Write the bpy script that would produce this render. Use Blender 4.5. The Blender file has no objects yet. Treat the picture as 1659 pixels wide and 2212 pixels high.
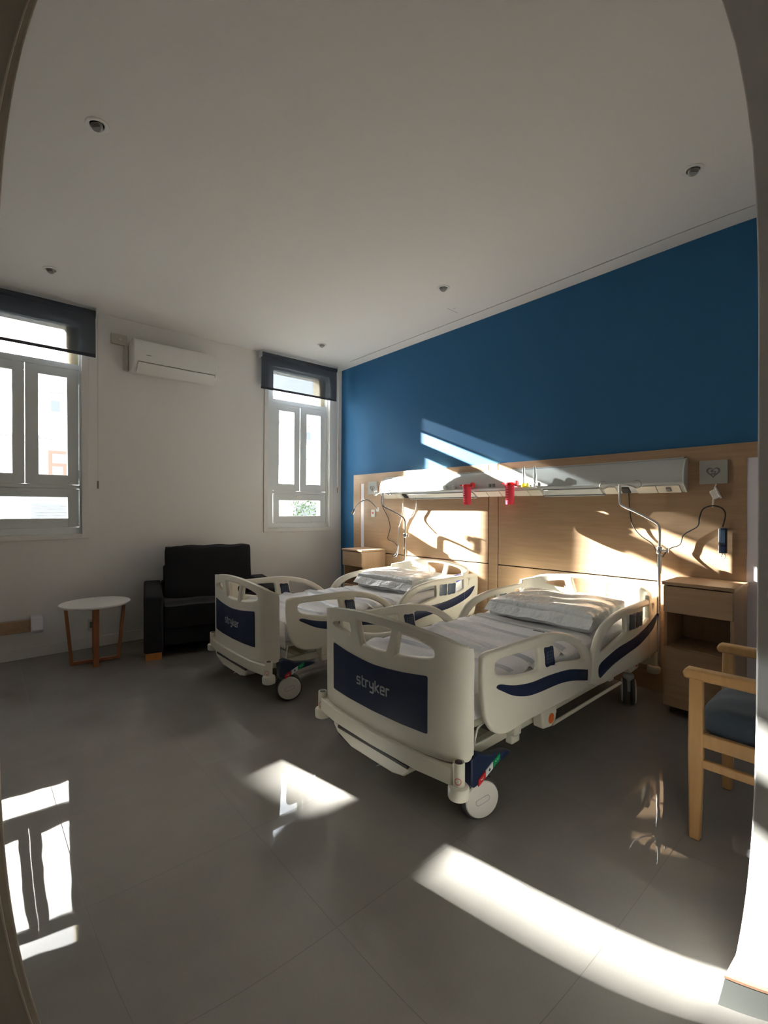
import bpy, bmesh, math, random
from mathutils import Vector, Matrix
random.seed(7)
scene = bpy.context.scene
C = scene.collection
PI = math.pi

# ------------------------------------------------------------------ camera
def R_cam(yaw, pitch, roll):
    F = Vector((-math.cos(yaw), math.sin(yaw), 0)); Rt = Vector((math.sin(yaw), math.cos(yaw), 0)); U = Vector((0, 0, 1))
    F2 = F*math.cos(pitch) + U*math.sin(pitch); U2 = U*math.cos(pitch) - F*math.sin(pitch)
    R2 = Rt*math.cos(roll) + U2*math.sin(roll); U3 = U2*math.cos(roll) - Rt*math.sin(roll)
    return F2, R2, U3
F_, R_, U_ = R_cam(0.72122, -0.00614, 0.0010)
cd = bpy.data.cameras.new('camera'); cam = bpy.data.objects.new('camera', cd); C.objects.link(cam)
cam.matrix_world = Matrix(((R_.x, U_.x, -F_.x, 5.19482), (R_.y, U_.y, -F_.y, -3.79088), (R_.z, U_.z, -F_.z, 1.33676), (0, 0, 0, 1)))
cd.sensor_fit = 'AUTO'; cd.sensor_width = 36; cd.sensor_height = 36
cd.clip_start = 0.01; cd.lens = 16.1
cd.type = 'PANO'                      # a wide phone lens: straight in the middle, bending in at the corners
cy = cd
cy.panorama_type = 'FISHEYE_LENS_POLYNOMIAL'
cy.fisheye_fov = math.radians(170)
cy.fisheye_polynomial_k0 = 0.0
cy.fisheye_polynomial_k1 = -5.91637e-02
cy.fisheye_polynomial_k2 = -6.94140e-04
cy.fisheye_polynomial_k3 = 1.46333e-04
cy.fisheye_polynomial_k4 = -3.91924e-06
scene.camera = cam

# ------------------------------------------------------------------ world, sun, exposure
scene.view_settings.view_transform = 'Standard'; scene.view_settings.look = 'None'
scene.view_settings.exposure = 0.98; scene.view_settings.gamma = 1.0; scene.view_settings.use_curve_mapping = False
SUN = Vector((1, 1/5.25, -0.405)).normalized()
w = bpy.data.worlds.new('World'); scene.world = w; w.use_nodes = True
nt = w.node_tree; nt.nodes.clear()
sky = nt.nodes.new('ShaderNodeTexSky'); sky.sky_type = 'NISHITA'; sky.sun_disc = False
sky.sun_elevation = math.radians(21.7); sky.sun_rotation = math.radians(-100.8 % 360)
sky.air_density = 1.0; sky.dust_density = 3.0; sky.ozone_density = 1.0
bg = nt.nodes.new('ShaderNodeBackground'); bg.inputs['Strength'].default_value = 1.0
wo = nt.nodes.new('ShaderNodeOutputWorld')
mx = nt.nodes.new('ShaderNodeMix'); mx.data_type = 'RGBA'; mx.inputs[0].default_value = 0.45
mx.inputs[7].default_value = (11.0, 11.0, 11.3, 1)
nt.links.new(sky.outputs[0], mx.inputs[6]); nt.links.new(mx.outputs[2], bg.inputs[0]); nt.links.new(bg.outputs[0], wo.inputs[0])
sl = bpy.data.lights.new('sun', 'SUN'); sl.energy = 68; sl.angle = math.radians(0.6); sl.color = (1.0, 0.965, 0.91)
so = bpy.data.objects.new('sun', sl); C.objects.link(so); so.rotation_euler = SUN.to_track_quat('-Z', 'Y').to_euler(); so.location = (-6, -3, 6)
for i, wy in enumerate((-0.66, -3.49)):
    pl = bpy.data.lights.new('window_portal', 'AREA'); pl.shape = 'RECTANGLE'; pl.size = 2.0; pl.size_y = 0.9; pl.cycles.is_portal = True
    po = bpy.data.objects.new('window_portal', pl); C.objects.link(po); po.location = (-0.32, wy, 2.08)
    po.rotation_euler = Vector((1, 0, 0)).to_track_quat('-Z', 'X').to_euler()
scene.cycles.diffuse_bounces = 6; scene.cycles.max_bounces = 12; scene.cycles.transparent_max_bounces = 16
scene.cycles.use_denoising = True

# ------------------------------------------------------------------ materials
def mat(name, col, rough=0.5, spec=0.5, metal=0.0, trans=0.0, coat=0.0, ior=1.45, emit=None, es=0, noise=None, bump=None, sheen=0, alpha=1):
    m = bpy.data.materials.new(name); m.use_nodes = True; n = m.node_tree; b = n.nodes['Principled BSDF']
    b.inputs['Base Color'].default_value = (*col, 1); b.inputs['Roughness'].default_value = rough
    b.inputs['Specular IOR Level'].default_value = spec; b.inputs['Metallic'].default_value = metal
    b.inputs['Transmission Weight'].default_value = trans; b.inputs['Coat Weight'].default_value = coat; b.inputs['IOR'].default_value = ior
    b.inputs['Sheen Weight'].default_value = sheen; b.inputs['Alpha'].default_value = alpha
    if emit: b.inputs['Emission Color'].default_value = (*emit, 1); b.inputs['Emission Strength'].default_value = es
    tc = n.nodes.new('ShaderNodeTexCoord')
    if noise:
        sc, amt = noise
        t = n.nodes.new('ShaderNodeTexNoise'); t.inputs['Scale'].default_value = sc; t.inputs['Detail'].default_value = 5
        r = n.nodes.new('ShaderNodeValToRGB'); a = [max(0, c*(1-amt)) for c in col]; d = [min(1, c*(1+amt)) for c in col]
        r.color_ramp.elements[0].color = (*a, 1); r.color_ramp.elements[1].color = (*d, 1)
        r.color_ramp.elements[0].position = 0.3; r.color_ramp.elements[1].position = 0.7
        n.links.new(tc.outputs['Object'], t.inputs['Vector']); n.links.new(t.outputs['Fac'], r.inputs[0]); n.links.new(r.outputs[0], b.inputs['Base Color'])
    if bump:
        sc, st, di = bump
        t = n.nodes.new('ShaderNodeTexNoise'); t.inputs['Scale'].default_value = sc; t.inputs['Detail'].default_value = 3
        bp = n.nodes.new('ShaderNodeBump'); bp.inputs['Strength'].default_value = st; bp.inputs['Distance'].default_value = di
        n.links.new(tc.outputs['Object'], t.inputs['Vector']); n.links.new(t.outputs['Fac'], bp.inputs['Height']); n.links.new(bp.outputs[0], b.inputs['Normal'])
    return m

def wood(name, c1, c2, scale=(1, 14, 14), rough=0.42, coat=0.0):
    m = mat(name, c1, rough, coat=coat); n = m.node_tree; b = n.nodes['Principled BSDF']
    tc = n.nodes.new('ShaderNodeTexCoord'); mp = n.nodes.new('ShaderNodeMapping'); mp.inputs['Scale'].default_value = scale
    t = n.nodes.new('ShaderNodeTexNoise'); t.inputs['Scale'].default_value = 2.2; t.inputs['Detail'].default_value = 8; t.inputs['Distortion'].default_value = 0.6
    r = n.nodes.new('ShaderNodeValToRGB'); r.color_ramp.elements[0].color = (*c2, 1); r.color_ramp.elements[1].color = (*c1, 1)
    r.color_ramp.elements[0].position = 0.25; r.color_ramp.elements[1].position = 0.65
    n.links.new(tc.outputs['Object'], mp.inputs[0]); n.links.new(mp.outputs[0], t.inputs['Vector']); n.links.new(t.outputs['Fac'], r.inputs[0]); n.links.new(r.outputs[0], b.inputs['Base Color'])
    return m

M = {}
M['wall'] = mat('white_wall_paint', (0.78, 0.76, 0.73), 0.75, 0.3, bump=(60, 0.08, 0.003))
M['blue'] = mat('blue_wall_paint', (0.034, 0.152, 0.325), 0.7, 0.3, bump=(60, 0.08, 0.003))
M['ceil'] = mat('ceiling_paint', (0.80, 0.78, 0.75), 0.85, 0.2)
M['maple'] = wood('maple_laminate', (0.43, 0.285, 0.172), (0.36, 0.23, 0.135), (1.2, 16, 16))
M['maple_v'] = wood('maple_laminate_upright', (0.43, 0.285, 0.172), (0.36, 0.23, 0.135), (16, 16, 1.2))
M['beech'] = wood('beech_wood', (0.60, 0.36, 0.15), (0.52, 0.29, 0.11), (14, 14, 1.5), 0.35)
M['redwood'] = wood('reddish_wood', (0.36, 0.13, 0.05), (0.27, 0.09, 0.035), (14, 14, 1.5), 0.4)
M['orange_wood'] = wood('orange_wood', (0.62, 0.25, 0.06), (0.5, 0.18, 0.04), (14, 14, 1.5), 0.4)
M['dark'] = mat('dark_gap', (0.02, 0.018, 0.016), 0.9, 0.1)
M['white_gloss'] = mat('lilac_gloss_strip', (0.78, 0.76, 0.84), 0.25)
M['frame'] = mat('window_frame_paint', (0.68, 0.71, 0.71), 0.4)
M['beige_ext'] = mat('beige_render', (0.75, 0.62, 0.45), 0.8)
M['cream'] = mat('cream_bed_plastic', (0.74, 0.71, 0.61), 0.36, bump=(900, 0.03, 0.0005))
M['cream_metal'] = mat('cream_painted_steel', (0.72, 0.70, 0.58), 0.35)
M['navy'] = mat('navy_panel', (0.012, 0.022, 0.062), 0.38)
M['slate'] = mat('slate_keypad', (0.045, 0.075, 0.12), 0.35)
M['keygrid'] = mat('keypad_grid', (0.13, 0.16, 0.20), 0.5)
M['greytxt'] = mat('grey_print', (0.42, 0.44, 0.46), 0.5)
M['sheet'] = mat('white_sheet', (0.78, 0.77, 0.78), 0.8, 0.2, bump=(35, 0.25, 0.01))
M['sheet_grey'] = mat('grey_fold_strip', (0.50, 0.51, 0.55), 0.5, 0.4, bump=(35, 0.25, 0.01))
M['plastic_wrap'] = mat('wrapped_pillow', (0.70, 0.74, 0.76), 0.28, 0.6, coat=0.5, bump=(22, 0.55, 0.02))
M['pillow'] = mat('pillow_case', (0.82, 0.81, 0.79), 0.75, 0.2, bump=(25, 0.3, 0.01))
M['sofa'] = mat('charcoal_fabric', (0.022, 0.022, 0.026), 0.95, 0.12, sheen=0.06, bump=(300, 0.3, 0.002))
M['chairfab'] = mat('slate_blue_fabric', (0.055, 0.075, 0.10), 0.9, 0.2, sheen=0.2, bump=(300, 0.3, 0.002))
M['tabletop'] = mat('white_tabletop', (0.74, 0.72, 0.68), 0.4)
M['rubber'] = mat('dark_rubber', (0.05, 0.05, 0.05), 0.6)
M['wheel'] = mat('wheel_plastic', (0.72, 0.69, 0.64), 0.35)
M['wheel_grey'] = mat('wheel_grey', (0.40, 0.39, 0.37), 0.4)
M['chrome'] = mat('chrome', (0.75, 0.75, 0.76), 0.16, metal=1.0)
M['alu'] = mat('satin_aluminium', (0.62, 0.64, 0.64), 0.30, metal=0.35)
M['duct'] = mat('duct_enamel', (0.52, 0.54, 0.54), 0.34)
M['duct_beige'] = mat('duct_beige_cover', (0.74, 0.70, 0.60), 0.4)
M['diff'] = mat('lamp_diffuser', (0.55, 0.58, 0.56), 0.25)
M['red'] = mat('red_clear_plastic', (0.95, 0.09, 0.15), 0.15, trans=0.25, ior=1.3)
M['redcap'] = mat('red_cap', (0.62, 0.03, 0.035), 0.3)
M['yellow'] = mat('yellow_knob', (0.62, 0.46, 0.03), 0.3)
M['clear'] = mat('clear_tube', (0.9, 0.93, 0.93), 0.05, trans=0.85, ior=1.3)
M['white'] = mat('white_plastic', (0.78, 0.77, 0.74), 0.38)
M['beige'] = mat('beige_plastic', (0.62, 0.58, 0.50), 0.45)
M['greyplate'] = mat('grey_plate', (0.38, 0.38, 0.36), 0.4)
M['greyicon'] = mat('grey_icon', (0.16, 0.155, 0.15), 0.5)
M['cable'] = mat('black_cable', (0.025, 0.022, 0.02), 0.5)
M['cable_grey'] = mat('grey_cable', (0.35, 0.35, 0.34), 0.5)
M['red_lab'] = mat('red_label', (0.62, 0.02, 0.03), 0.5)
M['green_lab'] = mat('green_label', (0.0, 0.28, 0.09), 0.5)
M['white_lab'] = mat('white_label', (0.75, 0.77, 0.78), 0.5)
M['orange_lab'] = mat('orange_label', (0.80, 0.16, 0.03), 0.5)
M['blue_bag'] = mat('royal_blue_plastic', (0.03, 0.05, 0.36), 0.4)
M['grey_skirt'] = mat('grey_skirting', (0.22, 0.23, 0.22), 0.35)
M['pinkwood'] = mat('pinkish_wood_edge', (0.52, 0.30, 0.20), 0.5)
M['jambwood'] = wood('pale_brown_jamb', (0.66, 0.58, 0.47), (0.60, 0.52, 0.42), (14, 14, 1.5), 0.5)
M['black'] = mat('black', (0.01, 0.01, 0.01), 0.5)
M['facade'] = mat('white_render', (0.80, 0.78, 0.74), 0.8, noise=(1.5, 0.05))
M['roof'] = mat('grey_roof', (0.16, 0.15, 0.15), 0.7, noise=(3, 0.2))
M['shutter'] = mat('grey_shutter', (0.10, 0.10, 0.10), 0.6)
M['ext_glass'] = mat('dark_pane', (0.06, 0.065, 0.07), 0.2)
M['ext_red'] = mat('red_door_frame', (0.30, 0.055, 0.035), 0.5)
M['ext_line'] = mat('grey_moulding', (0.24, 0.23, 0.22), 0.8)
M['street'] = mat('street', (0.35, 0.34, 0.32), 0.9)
M['leaf'] = mat('leaf_green', (0.05, 0.09, 0.03), 0.7)

# window glass: clear pane that lets the sun straight through
def glass_mat():
    m = bpy.data.materials.new('window_glass'); m.use_nodes = True; n = m.node_tree; n.nodes.clear()
    o = n.nodes.new('ShaderNodeOutputMaterial'); t = n.nodes.new('ShaderNodeBsdfTransparent'); g = n.nodes.new('ShaderNodeBsdfGlossy')
    g.inputs['Roughness'].default_value = 0.02; f = n.nodes.new('ShaderNodeFresnel'); f.inputs[0].default_value = 1.45; mxx = n.nodes.new('ShaderNodeMixShader')
    t.inputs[0].default_value = (0.95, 0.97, 0.96, 1)
    n.links.new(f.outputs[0], mxx.inputs[0]); n.links.new(t.outputs[0], mxx.inputs[1]); n.links.new(g.outputs[0], mxx.inputs[2]); n.links.new(mxx.outputs[0], o.inputs[0]); return m
M['glass'] = glass_mat()
def blind_mat():
    m = bpy.data.materials.new('screen_blind_fabric'); m.use_nodes = True; n = m.node_tree; n.nodes.clear()
    o = n.nodes.new('ShaderNodeOutputMaterial'); t = n.nodes.new('ShaderNodeBsdfTransparent'); t.inputs[0].default_value = (0.9, 0.95, 1.0, 1)
    d = n.nodes.new('ShaderNodeBsdfPrincipled'); d.inputs['Base Color'].default_value = (0.055, 0.065, 0.085, 1); d.inputs['Roughness'].default_value = 0.8
    mxx = n.nodes.new('ShaderNodeMixShader'); mxx.inputs[0].default_value = 0.93
    n.links.new(t.outputs[0], mxx.inputs[1]); n.links.new(d.outputs[0], mxx.inputs[2]); n.links.new(mxx.outputs[0], o.inputs[0]); return m
M['blind'] = blind_mat()

def floor_mat():
    m = mat('polished_grey_tile', (0.36, 0.345, 0.325), 0.05, 0.5); n = m.node_tree; b = n.nodes['Principled BSDF']
    tc = n.nodes.new('ShaderNodeTexCoord'); sx = n.nodes.new('ShaderNodeSeparateXYZ'); n.links.new(tc.outputs['Object'], sx.inputs[0])
    def mth(op, a, bb=None, c=None):
        k = n.nodes.new('ShaderNodeMath'); k.operation = op
        for i, v in enumerate((a, bb, c)):
            if v is None: continue
            if isinstance(v, (int, float)): k.inputs[i].default_value = v
            else: n.links.new(v, k.inputs[i])
        return k.outputs[0]
    ds = []; ids = []
    for ax, off in ((0, 3.998), (1, -2.938)):
        u = mth('DIVIDE', mth('SUBTRACT', sx.outputs[ax], off), 0.6)
        fr = mth('FRACT', u); ids.append(mth('FLOOR', u))
        ds.append(mth('MINIMUM', fr, mth('SUBTRACT', 1.0, fr)))
    d = mth('MINIMUM', ds[0], ds[1]); g = mth('LESS_THAN', d, 0.0022)
    t = n.nodes.new('ShaderNodeTexNoise'); t.inputs['Scale'].default_value = 5; t.inputs['Detail'].default_value = 8; n.links.new(tc.outputs['Object'], t.inputs['Vector'])
    t2 = n.nodes.new('ShaderNodeTexNoise'); t2.inputs['Scale'].default_value = 180; t2.inputs['Detail'].default_value = 2; n.links.new(tc.outputs['Object'], t2.inputs['Vector'])
    wn = n.nodes.new('ShaderNodeTexWhiteNoise'); wn.noise_dimensions = '2D'; cx = n.nodes.new('ShaderNodeCombineXYZ'); n.links.new(ids[0], cx.inputs[0]); n.links.new(ids[1], cx.inputs[1]); n.links.new(cx.outputs[0], wn.inputs['Vector'])
    v = mth('ADD', mth('MULTIPLY', t.outputs['Fac'], 0.10), mth('ADD', mth('MULTIPLY', t2.outputs['Fac'], 0.06), mth('MULTIPLY', wn.outputs['Value'], 0.03)))
    r = n.nodes.new('ShaderNodeValToRGB'); r.color_ramp.elements[0].position = 0.03; r.color_ramp.elements[1].position = 0.16
    r.color_ramp.elements[0].color = (0.215, 0.203, 0.190, 1); r.color_ramp.elements[1].color = (0.285, 0.270, 0.254, 1); n.links.new(v, r.inputs[0])
    mc = n.nodes.new('ShaderNodeMix'); mc.data_type = 'RGBA'; n.links.new(g, mc.inputs[0]); n.links.new(r.outputs[0], mc.inputs[6]); mc.inputs[7].default_value = (0.15, 0.14, 0.13, 1)
    n.links.new(mc.outputs[2], b.inputs['Base Color'])
    n.links.new(mth('ADD', mth('MULTIPLY', g, 0.5), 0.022), b.inputs['Roughness'])
    bt = n.nodes.new('ShaderNodeTexNoise'); bt.inputs['Scale'].default_value = 4.5; bt.inputs['Detail'].default_value = 1; n.links.new(tc.outputs['Object'], bt.inputs['Vector'])
    bp = n.nodes.new('ShaderNodeBump'); bp.inputs['Strength'].default_value = 0.22; bp.inputs['Distance'].default_value = 0.004; n.links.new(bt.outputs['Fac'], bp.inputs['Height'])
    n.links.new(bp.outputs[0], b.inputs['Normal'])
    return m
M['floor'] = floor_mat()

# ------------------------------------------------------------------ mesh helpers
class G:
    def __init__(s): s.bm = bmesh.new()
    def box(s, x0, x1, y0, y1, z0, z1, mtx=None):
        vs = [s.bm.verts.new((x, y, z)) for x in (x0, x1) for y in (y0, y1) for z in (z0, z1)]
        if mtx is not None:
            for v in vs: v.co = mtx @ v.co
        for f in ((0, 1, 3, 2), (4, 6, 7, 5), (0, 4, 5, 1), (2, 3, 7, 6), (0, 2, 6, 4), (1, 5, 7, 3)): s.bm.faces.new([vs[i] for i in f])
        return s
    def prism(s, pts, a0, a1, ax='y'):      # closed outline pulled along an axis; pts are the two other coordinates
        def P(p, a): return {'y': (p[0], a, p[1]), 'x': (a, p[0], p[1]), 'z': (p[0], p[1], a)}[ax]
        A = [s.bm.verts.new(P(p, a0)) for p in pts]; B_ = [s.bm.verts.new(P(p, a1)) for p in pts]; n = len(pts)
        s.bm.faces.new(A); s.bm.faces.new(B_[::-1])
        for i in range(n): s.bm.faces.new((A[i], B_[i], B_[(i+1) % n], A[(i+1) % n]))
        return s
    def tube(s, pts, r, seg=10, cap=True):
        pts = [Vector(p) for p in pts]; rs = r if isinstance(r, (list, tuple)) else [r]*len(pts); rings = []; pn = None
        for i, p in enumerate(pts):
            d = (pts[min(i+1, len(pts)-1)] - pts[max(i-1, 0)]).normalized()
            if pn is None: pn = d.orthogonal().normalized()
            else: pn = (pn - d*pn.dot(d)).normalized()
            b = d.cross(pn)
            rings.append([s.bm.verts.new(p + (pn*math.cos(2*PI*k/seg) + b*math.sin(2*PI*k/seg))*rs[i]) for k in range(seg)])
        for a, b in zip(rings, rings[1:]):
            for k in range(seg): s.bm.faces.new((a[k], a[(k+1) % seg], b[(k+1) % seg], b[k]))
        if cap: s.bm.faces.new(rings[0][::-1]); s.bm.faces.new(rings[-1])
        return s
    def lathe(s, prof, c=(0, 0, 0), axis='z', seg=32):   # profile of (radius, height)
        rings = []
        for r, h in prof:
            rg = []
            for k in range(seg):
                a = 2*PI*k/seg; u, v = r*math.cos(a), r*math.sin(a)
                p = {'z': (u, v, h), 'x': (h, u, v), 'y': (u, h, v)}[axis]
                rg.append(s.bm.verts.new((c[0]+p[0], c[1]+p[1], c[2]+p[2])))
            rings.append(rg)
        for a, b in zip(rings, rings[1:]):
            for k in range(seg): s.bm.faces.new((a[k], a[(k+1) % seg], b[(k+1) % seg], b[k]))
        s.bm.faces.new(rings[0][::-1]); s.bm.faces.new(rings[-1]); return s
    def grid(s, f, nu, nv):
        V = [[s.bm.verts.new(f(i/nu, j/nv)) for j in range(nv+1)] for i in range(nu+1)]
        for i in range(nu):
            for j in range(nv): s.bm.faces.new((V[i][j], V[i+1][j], V[i+1][j+1], V[i][j+1]))
        return s
    def mesh(s, me):
        s.bm.from_mesh(me); return s

def tag(o, label=None, cat=None, group=None, kind=None):
    if label: o['label'] = label
    if cat: o['category'] = cat
    if group: o['group'] = group
    if kind: o['kind'] = kind
    return o
def obj(name, g, m, parent=None, bevel=0, smooth=None, sub=0, seg=2):
    bm = g.bm; bmesh.ops.remove_doubles(bm, verts=bm.verts, dist=1e-6); bmesh.ops.recalc_face_normals(bm, faces=bm.faces)
    me = bpy.data.meshes.new(name); bm.to_mesh(me); bm.free()
    o = bpy.data.objects.new(name, me); C.objects.link(o); me.materials.append(M[m] if isinstance(m, str) else m)
    if parent: o.parent = parent
    if bevel:
        b = o.modifiers.new('bevel', 'BEVEL'); b.width = bevel; b.segments = seg; b.limit_method = 'ANGLE'; b.angle_limit = math.radians(40); b.harden_normals = False
    if sub:
        u = o.modifiers.new('sub', 'SUBSURF'); u.levels = sub; u.render_levels = sub
    if smooth is not False:
        for p in me.polygons: p.use_smooth = True
        me.set_sharp_from_angle(angle=math.radians(38 if smooth is None else smooth))
    return o
def thing(name, label, cat, loc=(0, 0, 0), group=None, rz=0):
    o = bpy.data.objects.new(name, None); C.objects.link(o); o.location = loc; o.rotation_euler = (0, 0, rz); o.empty_display_size = 0.1
    return tag(o, label, cat, group)
def struct(name, g, m, bevel=0, smooth=False):
    return tag(obj(name, g, m, None, bevel, smooth), kind='structure')
def copy_tree(o, parent=None):
    c = o.copy(); C.objects.link(c); c.parent = parent
    for ch in o.children: copy_tree(ch, c)
    return c
def smooth_closed(pts, n=6):
    out = []; N = len(pts)
    for i in range(N):
        p0, p1, p2, p3 = [Vector((*pts[(i+k) % N], 0)) for k in (-1, 0, 1, 2)]
        for j in range(n):
            t = j/n
            q = 0.5*((2*p1) + (-p0+p2)*t + (2*p0-5*p1+4*p2-p3)*t*t + (-p0+3*p1-3*p2+p3)*t**3)
            out.append((q.x, q.y))
    return out
def smooth_open(pts, n=6):
    out = []; N = len(pts)
    for i in range(N-1):
        p0, p1, p2, p3 = [Vector(pts[max(0, min(N-1, i+k))]) for k in (-1, 0, 1, 2)]
        for j in range(n):
            t = j/n; out.append(0.5*((2*p1) + (-p0+p2)*t + (2*p0-5*p1+4*p2-p3)*t*t + (-p0+3*p1-3*p2+p3)*t**3))
    out.append(Vector(pts[-1])); return out
def plate(loops, thick, bev=0.0, bevres=2):
    """a flat plate in its own XY plane: first loop the outline, the others holes; edges rounded by bev"""
    cu = bpy.data.curves.new('p', 'CURVE'); cu.dimensions = '2D'; cu.fill_mode = 'BOTH'
    for lp in loops:
        sp = cu.splines.new('POLY'); sp.points.add(len(lp)-1); sp.use_cyclic_u = True
        for q, p in zip(sp.points, lp): q.co = (p[0], p[1], 0, 1)
    cu.extrude = max(thick/2 - bev, 0); cu.bevel_depth = bev; cu.bevel_resolution = bevres; cu.offset = -bev
    o = bpy.data.objects.new('p', cu); C.objects.link(o); dg = bpy.context.evaluated_depsgraph_get(); dg.update()
    me = bpy.data.meshes.new_from_object(o.evaluated_get(dg)); bpy.data.objects.remove(o); bpy.data.curves.remove(cu)
    return me
def plate_g(loops, thick, bev, mp):      # mp maps (u, v, w) to a point
    g = G(); g.mesh(plate(loops, thick, bev))
    for v in g.bm.verts: v.co = mp(*v.co)
    return g
def rrect(x0, x1, y0, y1, r, n=5):
    out = []
    for cx, cy_, a0 in ((x1-r, y1-r, 0), (x0+r, y1-r, 90), (x0+r, y0+r, 180), (x1-r, y0+r, 270)):
        for k in range(n+1): a = math.radians(a0+90*k/n); out.append((cx+r*math.cos(a), cy_+r*math.sin(a)))
    return out
def stroke_letters(word, h, weight, gap=0.18):
    """techno lettering out of constant-width strokes; returns list of boxes/polylines in (u, v) with x-height 1"""
    L = {
     's': ([[(0.75, 1), (0.12, 1), (0, .88), (0, .62), (0.12, .5), (.63, .5), (.75, .38), (.75, .12), (.63, 0), (0, 0)]], .75),
     't': ([[(0.12, 1.4), (0.12, .12), (.24, 0), (.55, 0)], [(0.12, 1), (.55, 1)]], .55),
     'r': ([[(0, 0), (0, 1)], [(0, .80), (.2, 1), (.5, 1)]], .5),
     'y': ([[(0, 1), (0, .5), (.12, .3), (.63, .3)], [(.75, 1), (.75, -.28), (.63, -.4), (.1, -.4)]], .75),
     'k': ([[(0, 1.4), (0, 0)], [(.7, 1), (.1, .5), (.7, 0)]], .7),
     'e': ([[(0, .5), (.75, .5), (.75, .88), (.63, 1), (.12, 1), (0, .88), (0, .12), (.12, 0), (.72, 0)]], .75)}
    x = 0; res = []
    for ch in word:
        st, wd = L[ch]
        for pl in st: res.append([((x+p[0])*h, p[1]*h) for p in pl])
        x += wd+gap+weight/h
    tot = (x-gap-weight/h)*h
    return [[(p[0]-tot/2, p[1]) for p in pl] for pl in res]
def lettering(word, h, weight, mp, thick=0.0015):
    g = G()
    for pl in stroke_letters(word, h, weight):
        for a, b in zip(pl, pl[1:]):
            a, b = Vector(a), Vector(b); d = (b-a).normalized(); nn = Vector((-d.y, d.x))*weight/2; a = a-d*weight*.35; b = b+d*weight*.35
            N = max(1, int((b-a).length/0.01))
            ring = []
            for i in range(N+1):
                c = a+(b-a)*i/N; ring.append([g.bm.verts.new(mp(*(c+sgn*nn), w_)) for sgn, w_ in ((1, 0), (-1, 0), (-1, thick), (1, thick))])
            for r0, r1 in zip(ring, ring[1:]):
                for k in range(4): g.bm.faces.new((r0[k], r0[(k+1) % 4], r1[(k+1) % 4], r1[k]))
            g.bm.faces.new(ring[0]); g.bm.faces.new(ring[-1][::-1])
    return g

# ------------------------------------------------------------------ room shell
H = 3.2385
struct('floor', G().box(-0.35, 7.0, -7.0, 0.3, -0.1, 0), 'floor')
# ceiling with the shadow gap beside the blue wall
struct('ceiling', G().box(-0.35, 7.0, -7.0, -0.170, H, H+0.1).box(-0.35, 7.0, -0.158, 0.3, H, H+0.1).box(0.40, 7.0, -0.170, -0.158, H+0.03, H+0.1).box(-0.35, 0.40, -0.170, -0.158, H, H+0.1), 'ceil')
struct('wall_back', G().box(-0.35, 7.0, 0, 0.3, 0, H), 'blue')
WX0, WXS = -0.30, -0.05
OY = 0.455   # half width of the wall opening
def opening(cyy): return (cyy-OY, cyy+OY)
w2, w1 = -0.6575, -3.5125
g = G(); z0, z1 = 1.10, 3.10
ys = [-7.0, w1-OY, w1+OY, w2-OY, w2+OY, 0.0]
g.box(WX0, 0, ys[0], ys[1], 0, H).box(WX0, 0, ys[2], ys[3], 0, H).box(WX0, 0, ys[4], ys[5], 0, H)
for a, b in ((1, 2), (3, 4)): g.box(WX0, 0, ys[a], ys[b], 0, z0).box(WX0, 0, ys[a], ys[b], z1, H)
struct('wall_window', g, 'wall')
struct('wall_side', G().box(6.9, 7.0, -7.0, 0, 0, H).box(5.65, 5.75, -2.23, 0, 0, H), 'wall')
struct('wall_rear', G().box(-0.3, 7.0, -7.1, -7.0, 0, H), 'wall')
struct('wall_right', G().box(4.95, 5.75, -2.35, -2.23, 0, H), 'wall', bevel=0.004)
struct('baseboard_right', G().box(4.938, 5.75, -2.362, -2.35, 0, 0.098).box(4.938, 4.95, -2.35, -2.23, 0, 0.098), 'grey_skirt')
struct('trim_1', G().box(4.936, 5.75, -2.364, -2.35, 0.098, 0.106).box(4.936, 4.95, -2.35, -2.23, 0.098, 0.106), 'pinkwood')
struct('baseboard_window', G().box(0, 0.014, -7.0, -0.0, 0, 0.10), 'wall', bevel=0.003)
# the left jamb, an arm's length from the lens
struct('wall_left', G().box(4.35, 4.50, -7.0, -3.812, 0, H), 'wall')
struct('door_1', G().box(4.33, 4.512, -3.812, -3.7755, 0, H).box(4.512, 4.524, -3.86, -3.786, 0, H), 'jambwood', bevel=0.003)

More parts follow.
